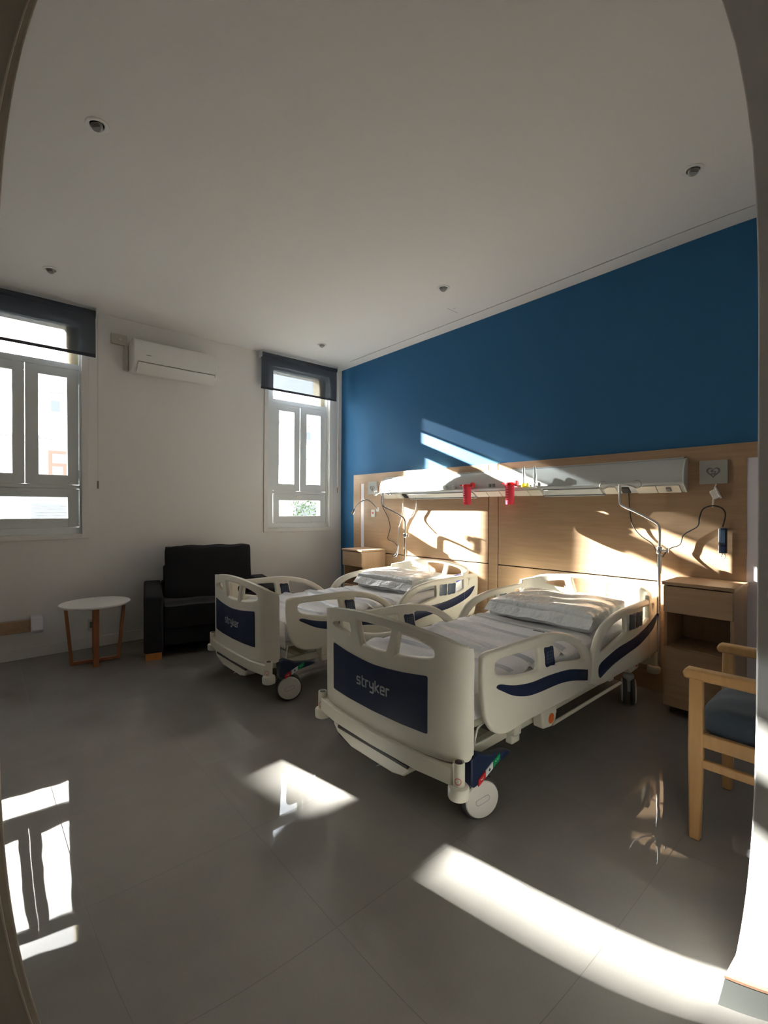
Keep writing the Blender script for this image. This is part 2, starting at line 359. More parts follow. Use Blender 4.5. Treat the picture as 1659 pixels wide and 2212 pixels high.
# ------------------------------------------------------------------ windows
def rect_frame(g, y0, y1, z0, z1, iy0, iy1, iz0, iz1, x0, x1):
    g.box(x0, x1, y0, iy0, z0, z1).box(x0, x1, iy1, y1, z0, z1).box(x0, x1, iy0, iy1, z0, iz0).box(x0, x1, iy0, iy1, iz1, z1)
def window(n, c):
    root = bpy.data.objects.new('window_%d' % n, None); C.objects.link(root); tag(root, kind='structure'); root.location = (0, c, 0)
    g = G(); rect_frame(g, -.51, .51, 1.055, 3.15, -.455, .455, 1.10, 3.10, 0, 0.016); obj('casing', g, 'wall', root, 0.003, False)
    xs, xt = WXS, WXS-0.03
    def Z(z): return 1.337+(z-1.337)*1.0155
    def Yv(y): return y+0.657+0.055       # seen at the wall plane, carried back to the sash plane
    g = G(); rect_frame(g, -.455, .455, 1.10, 3.10, -.37, .44, Z(1.165), 3.07, xs-0.05, xs+0.02)
    g.box(xs-0.05, xs+0.005, -.37, .44, Z(2.636), Z(2.69)).box(xs-0.05, xs+0.005, -.37, .44, Z(1.525), Z(1.56))
    obj('frame', g, 'frame', root, 0.003, False)
    for y0, y1, iy0, iy1 in ((-.368, .028, -.276, -.055), (.033, .438, .128, .348)):
        s = G(); rect_frame(s, y0, y1, Z(1.562), Z(2.634), iy0, iy1, Z(1.65), Z(2.555), xt, xs+0.004)
        so_ = obj('sash', s, 'frame', root, 0.004, False)
        obj('pane', G().box(xt-.004, xt, iy0, iy1, Z(1.65), Z(2.555)), 'glass', so_, smooth=False)
        hy = y0-.006 if y0 < -.2 else y1+.004
        for hz in (1.66, 2.55): obj('hinge', G().tube([(xs+.008, hy, Z(hz)-.04), (xs+.008, hy, Z(hz)+.04)], .007, 8), 'frame', so_)
    s = G(); rect_frame(s, -.355, .438, Z(1.167), Z(1.523), -.268, .350, Z(1.25), Z(1.443), xt, xs+0.004)
    hp = obj('hopper_sash', s, 'frame', root, 0.004, False)
    obj('pane', G().box(xt-.004, xt, -.268, .350, Z(1.25), Z(1.443)), 'glass', hp, smooth=False)
    obj('latch', G().box(xs+.004, xs+.02, -.03, .05, Z(1.48), Z(1.50)).box(xs+.02, xs+.03, .0, .07, Z(1.482), Z(1.492)), 'white', hp, 0.002)
    for yy in (-.27, .25): obj('hinge', G().box(xs+.004, xs+.02, yy-.04, yy+.04, Z(1.16), Z(1.172)), 'frame', hp, 0.002)
    obj('transom_pane', G().box(xt-.004, xt, -.37, .44, Z(2.69), 3.07), 'glass', root, smooth=False)
    obj('outer_pier', G().box(xt-.16, xt-.01, .347, .455, Z(2.66), 3.10), 'beige_ext', root, smooth=False)
    return root
window(1, w1); window(2, w2)

def blind(y0, y1, label, chain_y, cz):
    t = thing('roller_blind', label, 'blind', (0.03, (y0+y1)/2, H), 'dark screen blinds over the windows'); hw = (y1-y0)/2
    obj('tube', G().tube([(0.05, -hw, -.045), (0.05, hw, -.045)], .028, 20), 'blind', t)
    def f(u, v): return (0.058+0.004*math.sin(v*3), -hw+2*hw*u, -.03-(H-2.775)*v*0.935)
    fb = G().grid(f, 4, 12); obj('fabric', fb, 'blind', t)
    obj('bottom_bar', G().box(.052, .064, -hw, hw, -(H-2.775), -(H-2.775)+.028), 'cable_grey' if False else mat('blind_bar', (0.05, 0.055, 0.075), 0.6), t, 0.003)
    for q in (-hw-.006, hw): obj('bracket', G().box(0.0, .085, q, q+.006, -.085, -.002), 'frame', t, 0.002)
    ch = G(); cyy = chain_y-(y0+y1)/2
    ch.tube([(.035, cyy, -.05), (.035, cyy, cz-H)], .0022, 6).tube([(.06, cyy, -.05), (.037, cyy, cz-H)], .0022, 6)
    c = obj('pull_chain', ch, 'beige', t); obj('chain_weight', G().tube([(.036, cyy, cz-H+.005), (.036, cyy, cz-H-.07)], .009, 8), mat('weight', (0.22, 0.16, 0.14), .5), c)
blind(w1-.55, w1+.556, 'dark roller blind drawn a little way over the window beside the round table', w1+.575, 1.60)
blind(-1.25, -.15, 'dark roller blind over the narrow window in the corner by the blue wall', -.11, 1.62)

# ------------------------------------------------------------------ things on the window wall
t = thing('air_conditioner', 'white split air conditioner high on the white wall between the two windows', 'air conditioner', (0, -2.248, 2.70))
prof = [(0.0, .012), (.13, 0), (.19, .035), (.218, .085), (.222, .27), (.20, .31), (0.0, .315)]
g = G().prism(prof, -.417, .417, 'y'); 
for v in g.bm.verts: pass
obj('body', g, 'white', t, 0.012, seg=3)
obj('flap', G().prism([(.135, -.003), (.197, .033), (.221, .08), (.226, .079), (.201, .028), (.138, -.008)], -.375, .385, 'y'), 'white', t, 0.001)
obj('flap_seam', G().box(.2215, .2235, -.375, .385, .083, .087).box(.2215, .2235, -.377, -.373, .06, .087).box(.2215, .2235, .383, .387, .06, .087), 'greyicon', t)
obj('badge', G().box(.2215, .223, -.30, -.255, .155, .160), 'greyicon', t)
obj('pipe_cover', G().box(0, .04, -.455, -.42, .02, .27), 'beige', t, 0.004)
t = thing('junction_box', 'small square white cover plate beside the air conditioner near the ceiling', 'cover plate', (0, -2.745, 3.02))
obj('plate', G().box(0, .022, -.07, .07, -.05, .05), 'beige', t, 0.004); obj('knob', G().lathe([(.012, 0), (.012, .008)], (.022, .01, 0), 'x', 16), 'white', t)

# low bumper rail in the left corner of the frame
t = thing('bumper_rail', 'low brown wall rail with a white end cap under the window beside the round table', 'wall rail', (0, -3.5, .30))
obj('rail', G().box(.035, .085, -1.4, .06, -.05, .055), 'maple', t, 0.006); obj('end_cap', G().prism([(.0, -.06), (.13, -.06), (.15, -.03), (.09, .075), (.0, .08)], .045, .135, 'y'), 'white_gloss', t, 0.008, seg=3)
obj('bracket', G().box(0, .04, -1.0, -.96, -.03, .03), 'greyplate', t)
t = thing('socket_plate', 'small grey socket low on the white wall behind the round table', 'socket', (0, -2.98, .22))
obj('plate', G().box(.0, .012, -.035, .035, -.055, .055), 'beige', t, 0.003); obj('outlet', G().box(.012, .014, -.02, .02, -.03, .03), 'greyicon', t)

# round table
t = thing('side_table', 'round white-topped side table with reddish wooden legs by the charcoal sofa', 'table', (.50, -3.03, 0))
obj('tabletop', G().lathe([(.262, .500), (.270, .506), (.270, .516), (.266, .520)], seg=64), 'tabletop', t, smooth=30)
ang = [math.radians(a) for a in (-8, 82, 172, 262)]
for a in ang:
    ca, sa = math.cos(a), math.sin(a)
    mt = Matrix(((ca, -sa, 0, 0), (sa, ca, 0, 0), (0, 0, 1, 0), (0, 0, 0, 1)))
    g = G(); vs = []
    for (r0, r1, z) in ((.160, .185, 0.0), (.205, .230, .50)):
        for rr, yy in ((r0, -.022), (r1, -.022), (r1, .022), (r0, .022)): vs.append(g.bm.verts.new(mt @ Vector((rr, yy, z))))
    for f in ((0, 1, 2, 3), (4, 7, 6, 5), (0, 4, 5, 1), (1, 5, 6, 2), (2, 6, 7, 3), (3, 7, 4, 0)): g.bm.faces.new([vs[i] for i in f])
    obj('leg', g, 'redwood', t, 0.003)
g = G()
for a in ang[:2]:
    ca, sa = math.cos(a), math.sin(a); mt = Matrix(((ca, -sa, 0, 0), (sa, ca, 0, 0), (0, 0, 1, 0), (0, 0, 0, 1)))
    g.box(-.17, .17, -.022, .022, .002, .024, mt)
obj('cross_base', g, 'redwood', t, 0.002)
g = G()
for a in ang[:2]:
    ca, sa = math.cos(a), math.sin(a); mt = Matrix(((ca, -sa, 0, 0), (sa, ca, 0, 0), (0, 0, 1, 0), (0, 0, 0, 1)))
    g.box(-.22, .22, -.02, .02, .475, .50, mt)
obj('cross_bearer', g, 'redwood', t)

# ------------------------------------------------------------------ charcoal armchair
def cushion(sx, sy, sz, p=4, puff=0.5, n=20, seed=1, rough=0.006, f=None):
    """soft box centred at 0: superellipsoid-like with pinched corners"""
    rnd = random.Random(seed); ph = [rnd.uniform(0, 6) for _ in range(6)]
    g = G(); bmesh.ops.create_cube(g.bm, size=2); bmesh.ops.subdivide_edges(g.bm, edges=g.bm.edges, cuts=n, use_grid_fill=True)
    for v in g.bm.verts:
        x, y, z = v.co
        k = (abs(x)**p+abs(y)**p+abs(z)**p)**(-1/p); m_ = max(abs(x), abs(y), abs(z)); q = Vector((x, y, z))*k*m_ if m_ > 0 else Vector((x, y, z))
        q = q*0.35+Vector((x, y, z))*0.65 if p > 6 else q
        edge = (1-abs(x)**4)*(1-abs(y)**4)*1.0 if sz < min(sx, sy) else 1
        nz = rough*(math.sin(7*x+ph[0]+3*y)+math.sin(9*y+ph[1]-4*x)+math.sin(5*z+6*x+ph[2]))
        v.co = Vector((q.x*sx/2+nz*.3, q.y*sy/2+nz*.3, q.z*sz/2+nz))
    return g
t = thing('sofa', 'charcoal fabric single sofa with a big loose back cushion against the white wall', 'sofa', (.105, -1.913, 0), rz=math.radians(-14))
obj('base', G().box(.10, .83, -.455, .455, .10, .27), 'sofa', t, 0.02, seg=3)
obj('back_frame', G().box(.05, .22, -.455, .455, .10, .60).box(.05, .20, -.435, .435, .58, .755), 'sofa', t, 0.025, seg=3)
for s, nm in ((-1, 'arm'), (1, 'arm')):
    y0, y1 = sorted((s*.457, s*.615)); obj(nm, G().prism([(.06, .06), (.87, .06), (.87, .555), (.80, .575), (.25, .60), (.06, .60)], y0, y1, 'y'), 'sofa', t, 0.022, seg=3)
g = cushion(.66, .905, .20, 10, seed=3, rough=.003)
for v in g.bm.verts: v.co += Vector((.535, 0, .365))
obj('seat_cushion', g, 'sofa', t)
g = cushion(.20, .84, .55, 7, seed=5, rough=.005)
for v in g.bm.verts:
    x, y, z = v.co; sg = 1 if y > 0 else -1
    v.co = Vector((x*(1-.35*abs(y/.43)**3)+.31-.10*(z/.5), y*(1+.03*abs(z/.27)**3)-.0, z*(1-.03*math.cos(y*PI))+.685))
obj('back_cushion', g, 'sofa', t)
for x, y in ((.82, -.535), (.82, .535), (.12, -.535), (.12, .535)): obj('foot', G().box(x-.05, x+.04, y-.065, y+.065, 0, .062), 'orange_wood', t, 0.003)

# ------------------------------------------------------------------ wall panelling behind the beds
HB = -0.055
t = thing('headwall_panel', 'maple wood wall panelling behind the beds with vertical pale strips at both ends', 'wall panel', (0, 0, 0))
g = G(); x0, x1 = .353, 4.71; ZT = 1.772
def pan(g, xa, xb, za, zb): g.box(xa, xb, HB, -.002, za, zb)
gr = 0.009
# upper field pieces around the slots, grooves kept open
pan(g, x0, .479, 0, ZT); pan(g, .479, .565, 1.655, ZT); pan(g, .565, 2.470, .814, ZT); pan(g, .565, 2.470, 0, .814-gr)
pan(g, 2.470+gr, 2.582, 0, ZT)
pan(g, 2.582+gr, 4.505, .814, ZT); pan(g, 2.582+gr, 4.505, 0, .814-gr); pan(g, 4.505, 4.592, 1.672, ZT); pan(g, 4.592, x1, 0, ZT)
obj('boards', g, 'maple', t, 0.0008, False)
obj('groove_backing', G().box(x0+.01, x1-.01, HB+.022, -.004, .01, ZT-.01), 'dark', t)
for a, b, z in ((.479, .565, 1.655), (4.505, 4.592, 1.672)):
    obj('end_strip', G().box(a, b, HB+.006, HB+.022, 0, z), 'white_gloss', t)
obj('strip_edge', G().box(.479, .4925, HB+.001, HB+.007, 0, 1.655), 'orange_wood', t)

# ------------------------------------------------------------------ medical service duct
t = thing('service_duct', 'long white medical gas and lighting duct mounted on the wood panelling above both beds', 'service duct', (0, 0, 0))
DX0, DX1 = 0.97, 4.178
prof = [(HB, 1.463), (-.065, 1.460), (-.137, 1.512), (-.144, 1.522), (-.142, 1.590), (-.122, 1.650), (-.096, 1.682), (-.078, 1.694), (HB, 1.697)]
obj('housing', G().prism(prof, DX0+.012, DX1-.012, 'x'), 'duct', t, 0.002)
for a, b in ((DX0, DX0+.012), (DX1-.012, DX1)): obj('end_cap', G().prism([(p[0]*1.02 if p[0] < HB else p[0], 1.58+(p[1]-1.58)*1.03) for p in prof], a, b, 'x'), 'alu', t, 0.003)
obj('top_channel', G().prism([(HB, 1.696), (-.074, 1.696), (-.074, 1.706), (HB, 1.706)], DX0+.02, DX1-.02, 'x'), 'duct', t, 0.002)
nrm = Vector((0, -(1.512-1.460), -(.137-.065))).normalized()   # outward normal of the sloping underside
def under(u0, u1, x0_, x1_, th, g=None):
    """a slab on the underside; u runs 0 (wall) to 1 (front)"""
    g = g or G(); A = Vector((0, -.065, 1.460)); B_ = Vector((0, -.137, 1.512))
    pa, pb = A.lerp(B_, u0), A.lerp(B_, u1)
    vs = []
    for x in (x0_, x1_):
        for p in (pa, pb, pb+nrm*th, pa+nrm*th): vs.append(g.bm.verts.new((x, p.y, p.z)))
    for f in ((0, 1, 2, 3), (7, 6, 5, 4), (0, 4, 5, 1), (1, 5, 6, 2), (2, 6, 7, 3), (3, 7, 4, 0)): g.bm.faces.new([vs[i] for i in f])
    return g
obj('front_rail', G().box(DX0+.01, DX1-.01, -.152, -.141, 1.524, 1.536), 'alu', t, 0.002)
for a, b in ((2.36, 2.50), (2.505, 2.65), (2.655, 2.80), (2.805, 2.95), (2.955, 3.08), (DX0+.03, 1.22), (1.225, 1.30), (3.62, 3.72), (3.86, 4.0), (4.0, 4.15)):
    obj('cover', under(.04, .97, a, b-.004, .008), 'duct_beige', t, 0.002)
for a, b in ((1.42, 2.34), (3.10, 3.60)):
    obj('lamp_diffuser', under(.12, .92, a, b, .012), 'diff', t, 0.004); obj('lamp_trim', under(.0, .06, a-.01, b+.01, .02), 'alu', t)
obj('call_socket', under(.3, .75, 4.06, 4.09, .016), 'greyicon', t, 0.003)
for x in (1.36, 3.78): obj('black_socket', under(.15, .85, x-.03, x+.03, .010), 'black', t, 0.002)
for x, w_ in ((2.0, .10), (2.12, .10), (2.25, .10)):
    obj('gas_outlet', G().lathe([(.022, 0), (.022, -.02), (.014, -.022), (.014, -.03)], (x, -.142, 1.558), 'y', 16), 'alu', t)
for x in (2.555, 2.60, 2.735): obj('power_socket', G().box(x-.012, x+.012, -.1475, -.141, 1.545, 1.575), 'greyicon', t, 0.001)

# suction jars and flow meters hung on the duct
def suction(x, label):
    t = thing('suction_jar', label, 'suction jar', (x, -.20, 1.505), 'red suction jars hung on the service duct')
    obj('jar', G().lathe([(.034, -.125), (.037, -.12), (.041, .03), (.041, .045)], seg=28), 'red', t)
    obj('jar_content', G().lathe([(.028, -.118), (.033, .025)], seg=20), 'redcap', t)
    obj('lid', G().lathe([(.045, .045), (.047, .05), (.047, .066), (.040, .072), (.012, .076)], seg=28), 'redcap', t)
    obj('regulator_knob', G().lathe([(.018, .03), (.027, .034), (.027, .052), (.02, .058)], (.055-.03, 0, .062), 'x', 20), 'redcap', t)
    obj('hose_barb', G().tube([(-.03, 0, .06), (-.085, -.005, .064)], [.009, .006], 10), 'redcap', t)
    obj('inlet', G().tube([(0, 0, .062), (0, .05, .062)], .012, 10), 'chrome', t)
    g = G()
    for k in range(6): g.box(-.014, .010, -.0425, -.0405, -.095+k*.022, -.092+k*.022)
    obj('scale_marks', g, 'white_lab', t)
suction(2.325, 'red suction jar on the duct, the one nearer the corner window')
suction(2.815, 'red suction jar on the duct, next to the yellow-knobbed flow meter')
def flow(x, m, label):
    t = thing('flow_meter', label, 'flow meter', (x, -.20, 1.545), 'flow meters on the service duct')
    obj('base', G().lathe([(.012, -.02), (.02, -.015), (.022, .012), (.014, .02)], seg=20), m if m == 'yellow' else 'alu', t)
    obj('knob', G().lathe([(.014, .02), (.022, .024), (.022, .042), (.016, .048)], (0, 0, 0), 'x', 18), m, t)
    obj('tube', G().lathe([(.018, .02), (.018, .095), (.012, .105), (.009, .16), (.009, .165)], seg=20), 'clear', t)
    obj('inner_tube', G().lathe([(.005, .02), (.005, .155)], seg=10), 'alu', t)
    obj('inlet', G().tube([(0, .0, 0), (0, .05, 0)], .010, 10), 'chrome', t)
    obj('nozzle', G().tube([(-.01, 0, 0), (-.045, -.004, -.004)], [.009, .005], 10), m, t)
flow(2.955, 'yellow', 'clear glass flow meter with yellow knobs on the duct')
flow(3.065, 'greyplate', 'clear glass flow meter with grey knobs on the duct')

# ------------------------------------------------------------------ call plates, hooks, handsets on the panelling
def heart_pts(s):
    out = []
    for k in range(28):
        a = 2*PI*k/28; out.append((s*16*math.sin(a)**3/17, s*(13*math.cos(a)-5*math.cos(2*a)-2*math.cos(3*a)-math.cos(4*a))/17))
    return out
def call_plate(x, label):
    t = thing('wall_plate', label, 'wall plate', (x, HB, 1.59), 'square grey plates with a heart sign')
    obj('plate', G().box(-.08, .08, -.022, 0, -.08, .08), 'greyplate', t, 0.004)
    g = plate_g([heart_pts(.042), heart_pts(.031)], .002, 0, lambda u, v, w_: (u, -.023+w_, v)); obj('heart_sign', g, 'greyicon', t, smooth=False)
    obj('figure_sign', G().lathe([(.008, -.001), (.008, .001)], (-.006, -.023, .006), 'y', 14).lathe([(.006, -.001), (.006, .001)], (.010, -.023, .0), 'y', 14).box(-.014, .016, -.024, -.022, -.018, -.008), 'greyicon', t)
call_plate(.752, 'grey square plate with a heart sign above the gooseneck lamp')
call_plate(4.33, 'grey square plate with a heart sign above the white cable clip')
# right: holder with a looped cable and a handset
t = thing('call_handset', 'dark call handset hanging on a black looped cable beside the drip stand', 'call handset', (4.39, HB, 1.13))
obj('handset', G().box(-.02, .02, -.045, -.012, -.085, .085), 'navy', t, 0.008, seg=3)
obj('keypad', G().box(-.013, .013, -.0475, -.044, -.03, .07), 'slate', t, 0.001)
obj('casing_edge', G().box(-.024, -.017, -.045, -.012, -.085, .08), 'white', t, 0.003)
obj('lanyard', G().tube([(-.005, -.03, -.085), (-.012, -.035, -.11), (.002, -.035, -.125), (.012, -.03, -.10), (.006, -.03, -.085)], .004, 8), 'white', t)
t = thing('cable_clip', 'small white clamp with a lever holding the cable on the wood panelling', 'cable clip', (4.345, HB, 1.44))
mt = Matrix.Rotation(math.radians(-25), 4, 'Y')
obj('clamp', G().box(-.022, .022, -.05, 0, -.03, .03, mt), 'white', t, 0.006); obj('lever', G().box(.018, .030, -.06, -.012, -.045, .045, mt), 'chrome', t, 0.003)
obj('hook', G().tube([(-.01, -.03, -.03), (-.012, -.035, -.07), (-.012, -.05, -.085)], .006, 8), 'white', t); obj('pin', G().tube([(-.012, -.01, .03), (.0, -.01, .07)], .004, 8), 'white', t)
def cable(name, pts, r, m, label, cat='cable'):
    pts = [(x, y-.025, z) for x, y, z in pts]
    return tag(obj(name, G().tube(smooth_open(pts, 8), r, 8), m), label, cat)
cable('cable', [(4.385, -.06, 1.22), (4.40, -.06, 1.30), (4.385, -.075, 1.345), (4.335, -.085, 1.362), (4.28, -.075, 1.34), (4.255, -.06, 1.28), (4.24, -.05, 1.22), (4.16, -.05, 1.16), (4.135, -.05, 1.09), (4.08, -.06, 1.06), (4.052, -.09, 1.02), (4.05, -.12, 1.0)], .0045, 'cable', 'black cable looped over the white clamp and running down to the bent chrome pole')
cable('cable', [(3.80, -.07, 1.46), (3.80, -.05, 1.33), (3.82, -.05, 1.22), (3.88, -.05, 1.14), (3.96, -.05, 1.08), (3.995, -.06, 1.0), (4.0, -.08, .92)], .0040, 'cable', 'thin dark cable hanging from the duct beside the bent chrome pole of the near bed')
cable('cable', [(.985, -.07, 1.60), (.93, -.05, 1.52), (.93, -.045, 1.38), (1.03, -.045, 1.24), (1.07, -.045, 1.12), (1.03, -.045, .99), (1.12, -.045, .96), (1.20, -.045, .90), (1.18, -.05, .82), (1.12, -.055, .79)], .0040, 'cable', 'dark cable dangling from the end of the duct nearest the gooseneck lamp')
cable('cable', [(1.32, -.07, 1.46), (1.30, -.06, 1.35), (1.27, -.05, 1.22), (1.22, -.05, 1.10), (1.21, -.05, .98), (1.22, -.05, .90), (1.20, -.05, .80), (1.14, -.055, .775)], .0045, 'cable_grey', 'pale cable with a ring end hanging from the duct above the far bed')
cable('cable', [(1.52, -.07, 1.46), (1.515, -.06, 1.36), (1.47, -.06, 1.27), (1.43, -.10, 1.22)], .0040, 'cable_grey', 'short pale cord hanging from the duct to the chrome pole of the far bed')
# left: gooseneck lamp
t = thing('reading_lamp', 'small chrome gooseneck reading lamp on the wood panelling by the blue corner', 'lamp', (.72, HB, 1.36))
pts = smooth_open([(.12, -.005, -.03), (.10, -.05, .03), (.03, -.09, .09), (-.07, -.11, .07), (-.16, -.12, .01), (-.19, -.12, -.03)], 6)
obj('gooseneck', G().tube(pts, .006, 8), 'chrome', t)
obj('lamp_head', G().tube([(-.19, -.12, -.02), (-.20, -.12, -.05), (-.215, -.125, -.085)], [.012, .024, .028], 16), 'chrome', t)
obj('lens', G().tube([(-.215, -.125, -.085), (-.216, -.1255, -.088)], .022, 16), 'white', t)
obj('mount', G().box(.095, .145, -.012, 0, -.055, -.005), 'white', t, 0.003)
t = thing('wall_switch', 'small white tag-like switch under the gooseneck lamp on the wood panelling', 'switch', (.755, HB, 1.285))
obj('plate', G().box(-.035, .035, -.012, 0, -.045, .045), 'white', t, 0.004); obj('button', G().lathe([(.012, 0), (.012, -.006)], (0, -.012, .005), 'y', 16), 'redcap', t)

# ------------------------------------------------------------------ bedside cabinets
def bedside(x, label):
    t = thing('bedside_cabinet', label, 'cabinet', (x, 0, 0), 'maple bedside cabinets')
    hw, yf, yb = .187, -.405, -.062
    g = G().box(-hw, -hw+.018, yf, yb, .055, .842).box(hw-.018, hw, yf, yb, .055, .842).box(-hw+.018, hw-.018, yb-.012, yb, .055, .842)
    g.box(-hw+.018, hw-.018, yf, yb-.012, .055, .073).box(-hw+.018, hw-.018, yf+.01, yb-.012, .425, .443).box(-hw+.018, hw-.018, yf+.01, yb-.012, .662, .672)
    obj('carcass', g, 'maple_v', t, 0.0015, False)
    obj('top', G().box(-hw-.006, hw+.006, yf-.022, yb, .845, .866), 'maple', t, 0.002)
    obj('drawer', G().box(-hw+.002, hw-.002, yf-.018, yf, .668, .838).box(-hw+.03, hw-.03, yf, yb-.06, .68, .80), 'maple', t, 0.002)
    obj('door', G().box(-hw+.002, hw-.002, yf-.018, yf, .058, .440), 'maple', t, 0.002)
    for a in (-1, 1):
        for y in (yf+.04, yb-.05):
            c = obj('castor', G().lathe([(.018, -.012), (.022, -.008), (.022, .008), (.018, .012)], (a*(hw-.04), y, .022), 'x', 20), 'rubber', t)
            obj('castor_bracket', G().box(a*(hw-.04)-.016, a*(hw-.04)+.016, y-.014, y+.014, .036, .056), 'chrome', c)
bedside(.795, 'maple bedside cabinet in the blue corner beyond the far bed')
bedside(4.327, 'maple bedside cabinet with an open dark shelf between the near bed and the armchair')

# ------------------------------------------------------------------ hospital beds
CU = [(0, -.06), (.2, -.055), (.32, -.045), (.40, -.030), (.45, -.010), (.478, .018), (.493, .05), (.498, .085), (.499, .12)]
CUL = [0]
for a, b in zip(CU, CU[1:]): CUL.append(CUL[-1]+math.hypot(b[0]-a[0], b[1]-a[1]))
SMAX = CUL[-1]
def lerp_list(xs, ys, x):
    if x <= xs[0]: return ys[0]
    for i in range(len(xs)-1):
        if x <= xs[i+1]: k = (x-xs[i])/(xs[i+1]-xs[i]); return ys[i]+(ys[i+1]-ys[i])*k
    return ys[-1]
def X2s(x): return math.copysign(lerp_list([c[0] for c in CU], CUL, abs(x)), x)
def bow(u, v, w_):
    """board surface: u along the bowed board, v height, w outward"""
    s = abs(u); sg = 1 if u >= 0 else -1
    x = lerp_list(CUL, [c[0] for c in CU], s); y = lerp_list(CUL, [c[1] for c in CU], s)
    e = 0.012; xa, ya = lerp_list(CUL, [c[0] for c in CU], max(0, s-e)), lerp_list(CUL, [c[1] for c in CU], max(0, s-e))
    if s < e: xa, ya = -lerp_list(CUL, [c[0] for c in CU], e-s), lerp_list(CUL, [c[1] for c in CU], e-s)
    xb, yb = lerp_list(CUL, [c[0] for c in CU], min(SMAX, s+e)), lerp_list(CUL, [c[1] for c in CU], min(SMAX, s+e))
    dx, dy = xb-xa, yb-ya; L = math.hypot(dx, dy); nx, ny = dy/L, -dx/L
    return Vector((sg*(x+nx*w_), y+ny*w_, v))
def sp(pts): return [(X2s(a), b) for a, b in pts]
def board_mesh(loops, thick, bev, wofs=0, step=.025):
    g = G(); g.mesh(plate(loops, thick, bev, 3)); k = -SMAX
    while k < SMAX:
        if abs(k) > .28 or True:
            bmesh.ops.bisect_plane(g.bm, geom=g.bm.verts[:]+g.bm.edges[:]+g.bm.faces[:], plane_co=(k, 0, 0), plane_no=(1, 0, 0))
        k += step
    for v in g.bm.verts: v.co = bow(v.co.x, v.co.y, v.co.z+wofs)
    return g
EF = X2s(.487)
half_top = [(0, .822), (.15, .818), (.28, .806), (.38, .793), (.43, .780), (.465, .764)]
EU = SMAX-.004
def outline(E, ins):
    return [(-E, .318), (-E, .60), (-E, .738), (-E+ins, .752)] + [(X2s(-a), b) for a, b in half_top[::-1]] + [(X2s(a), b) for a, b in half_top[1:]] + [(E-ins, .752), (E, .738), (E, .60), (E, .318), (E-ins, .306), (.3, .300), (0, .298), (-.3, .300), (-E+ins, .306)]
outer = outline(EF, .010); outer_head = outline(EU, .03)
def sm(pts, n=5): return smooth_closed(pts, n)
hole_l = sm(sp([(-.345, .752), (-.365, .732), (-.355, .712), (-.27, .694), (-.165, .684), (-.155, .69), (-.172, .772), (-.19, .778), (-.27, .770)]))
hole_r = [(-a, b) for a, b in hole_l[::-1]]
hole_m = sm(sp([(-.105, .786), (-.118, .775), (-.088, .686), (-.075, .680), (0, .676), (.075, .680), (.088, .686), (.118, .775), (.105, .786), (0, .790)]))
def _top(x): return .600+.030*(abs(x)/.34)**1.6
band_pts = [(-.34+.68*k/24, _top(-.34+.68*k/24)) for k in range(1, 24)] + [(.334, _top(.334)-.001), (.339, .623), (.340, .618), (.340, .386), (.339, .381), (.334, .379), (.17, .375), (0, .374), (-.17, .375), (-.334, .379), (-.339, .381), (-.340, .386), (-.340, .618), (-.339, .623), (-.334, _top(.334)-.001)]
bfoot = board_mesh([sm(outer, 3), hole_l, hole_m, hole_r], .034, .013, step=.02)
bpanel = board_mesh([band_pts], .004, .001, .019, .04)
blogo = lettering('stryker', .034, .0075, lambda u, v, w_: bow(u, v+.475, w_+.0212))

# side rails: outline read at their own plane (distance from bed foot, height)
FOOT = [(0.098, 0.690), (0.105, 0.716), (0.142, 0.727), (0.244, 0.725), (0.354, 0.724), (0.472, 0.724), (0.625, 0.721), (0.766, 0.699), (0.887, 0.666), (0.983, 0.618), (1.068, 0.562), (1.115, 0.504), (1.120, 0.432), (1.107, 0.363), (1.057, 0.332), (0.848, 0.330), (0.634, 0.332), (0.455, 0.336), (0.316, 0.330), (0.262, 0.336), (0.219, 0.348), (0.170, 0.380), (0.125, 0.450), (0.105, 0.540), (0.098, 0.614)]
FW1 = [(0.189, 0.645), (0.196, 0.672), (0.245, 0.678), (0.355, 0.675), (0.515, 0.668), (0.540, 0.654), (0.551, 0.575), (0.535, 0.558), (0.475, 0.561), (0.38, 0.570), (0.246, 0.599), (0.200, 0.622)]
FW2 = [(0.692, 0.660), (0.720, 0.660), (0.826, 0.640), (0.936, 0.592), (1.002, 0.545), (1.028, 0.510), (1.000, 0.508), (0.89, 0.523), (0.813, 0.536), (0.725, 0.545), (0.705, 0.558)]
FLAB = [(0.590, 0.655), (0.672, 0.650), (0.694, 0.554), (0.609, 0.559)]
FBAND = [(0.197, 0.567), (0.226, 0.569), (0.335, 0.537), (0.476, 0.515), (0.63, 0.510), (0.785, 0.498), (0.891, 0.482), (1.050, 0.443), (1.063, 0.436), (1.061, 0.388), (1.045, 0.384), (0.892, 0.420), (0.742, 0.441), (0.54, 0.449), (0.429, 0.462), (0.324, 0.493), (0.237, 0.536), (0.201, 0.556)]
HEAD = [(1.130, 0.358), (1.132, 0.446), (1.156, 0.537), (1.227, 0.621), (1.34, 0.672), (1.524, 0.702), (1.701, 0.708), (1.92, 0.711), (2.110, 0.714), (2.185, 0.706), (2.208, 0.680), (2.213, 0.598), (2.205, 0.486), (2.167, 0.345), (2.113, 0.310), (1.878, 0.300), (1.642, 0.306), (1.428, 0.306), (1.291, 0.306), (1.197, 0.314), (1.143, 0.334)]
HW1 = [(1.230, 0.498), (1.250, 0.548), (1.323, 0.600), (1.421, 0.634), (1.580, 0.652), (1.597, 0.640), (1.603, 0.570), (1.590, 0.550), (1.506, 0.535), (1.384, 0.512), (1.260, 0.492)]
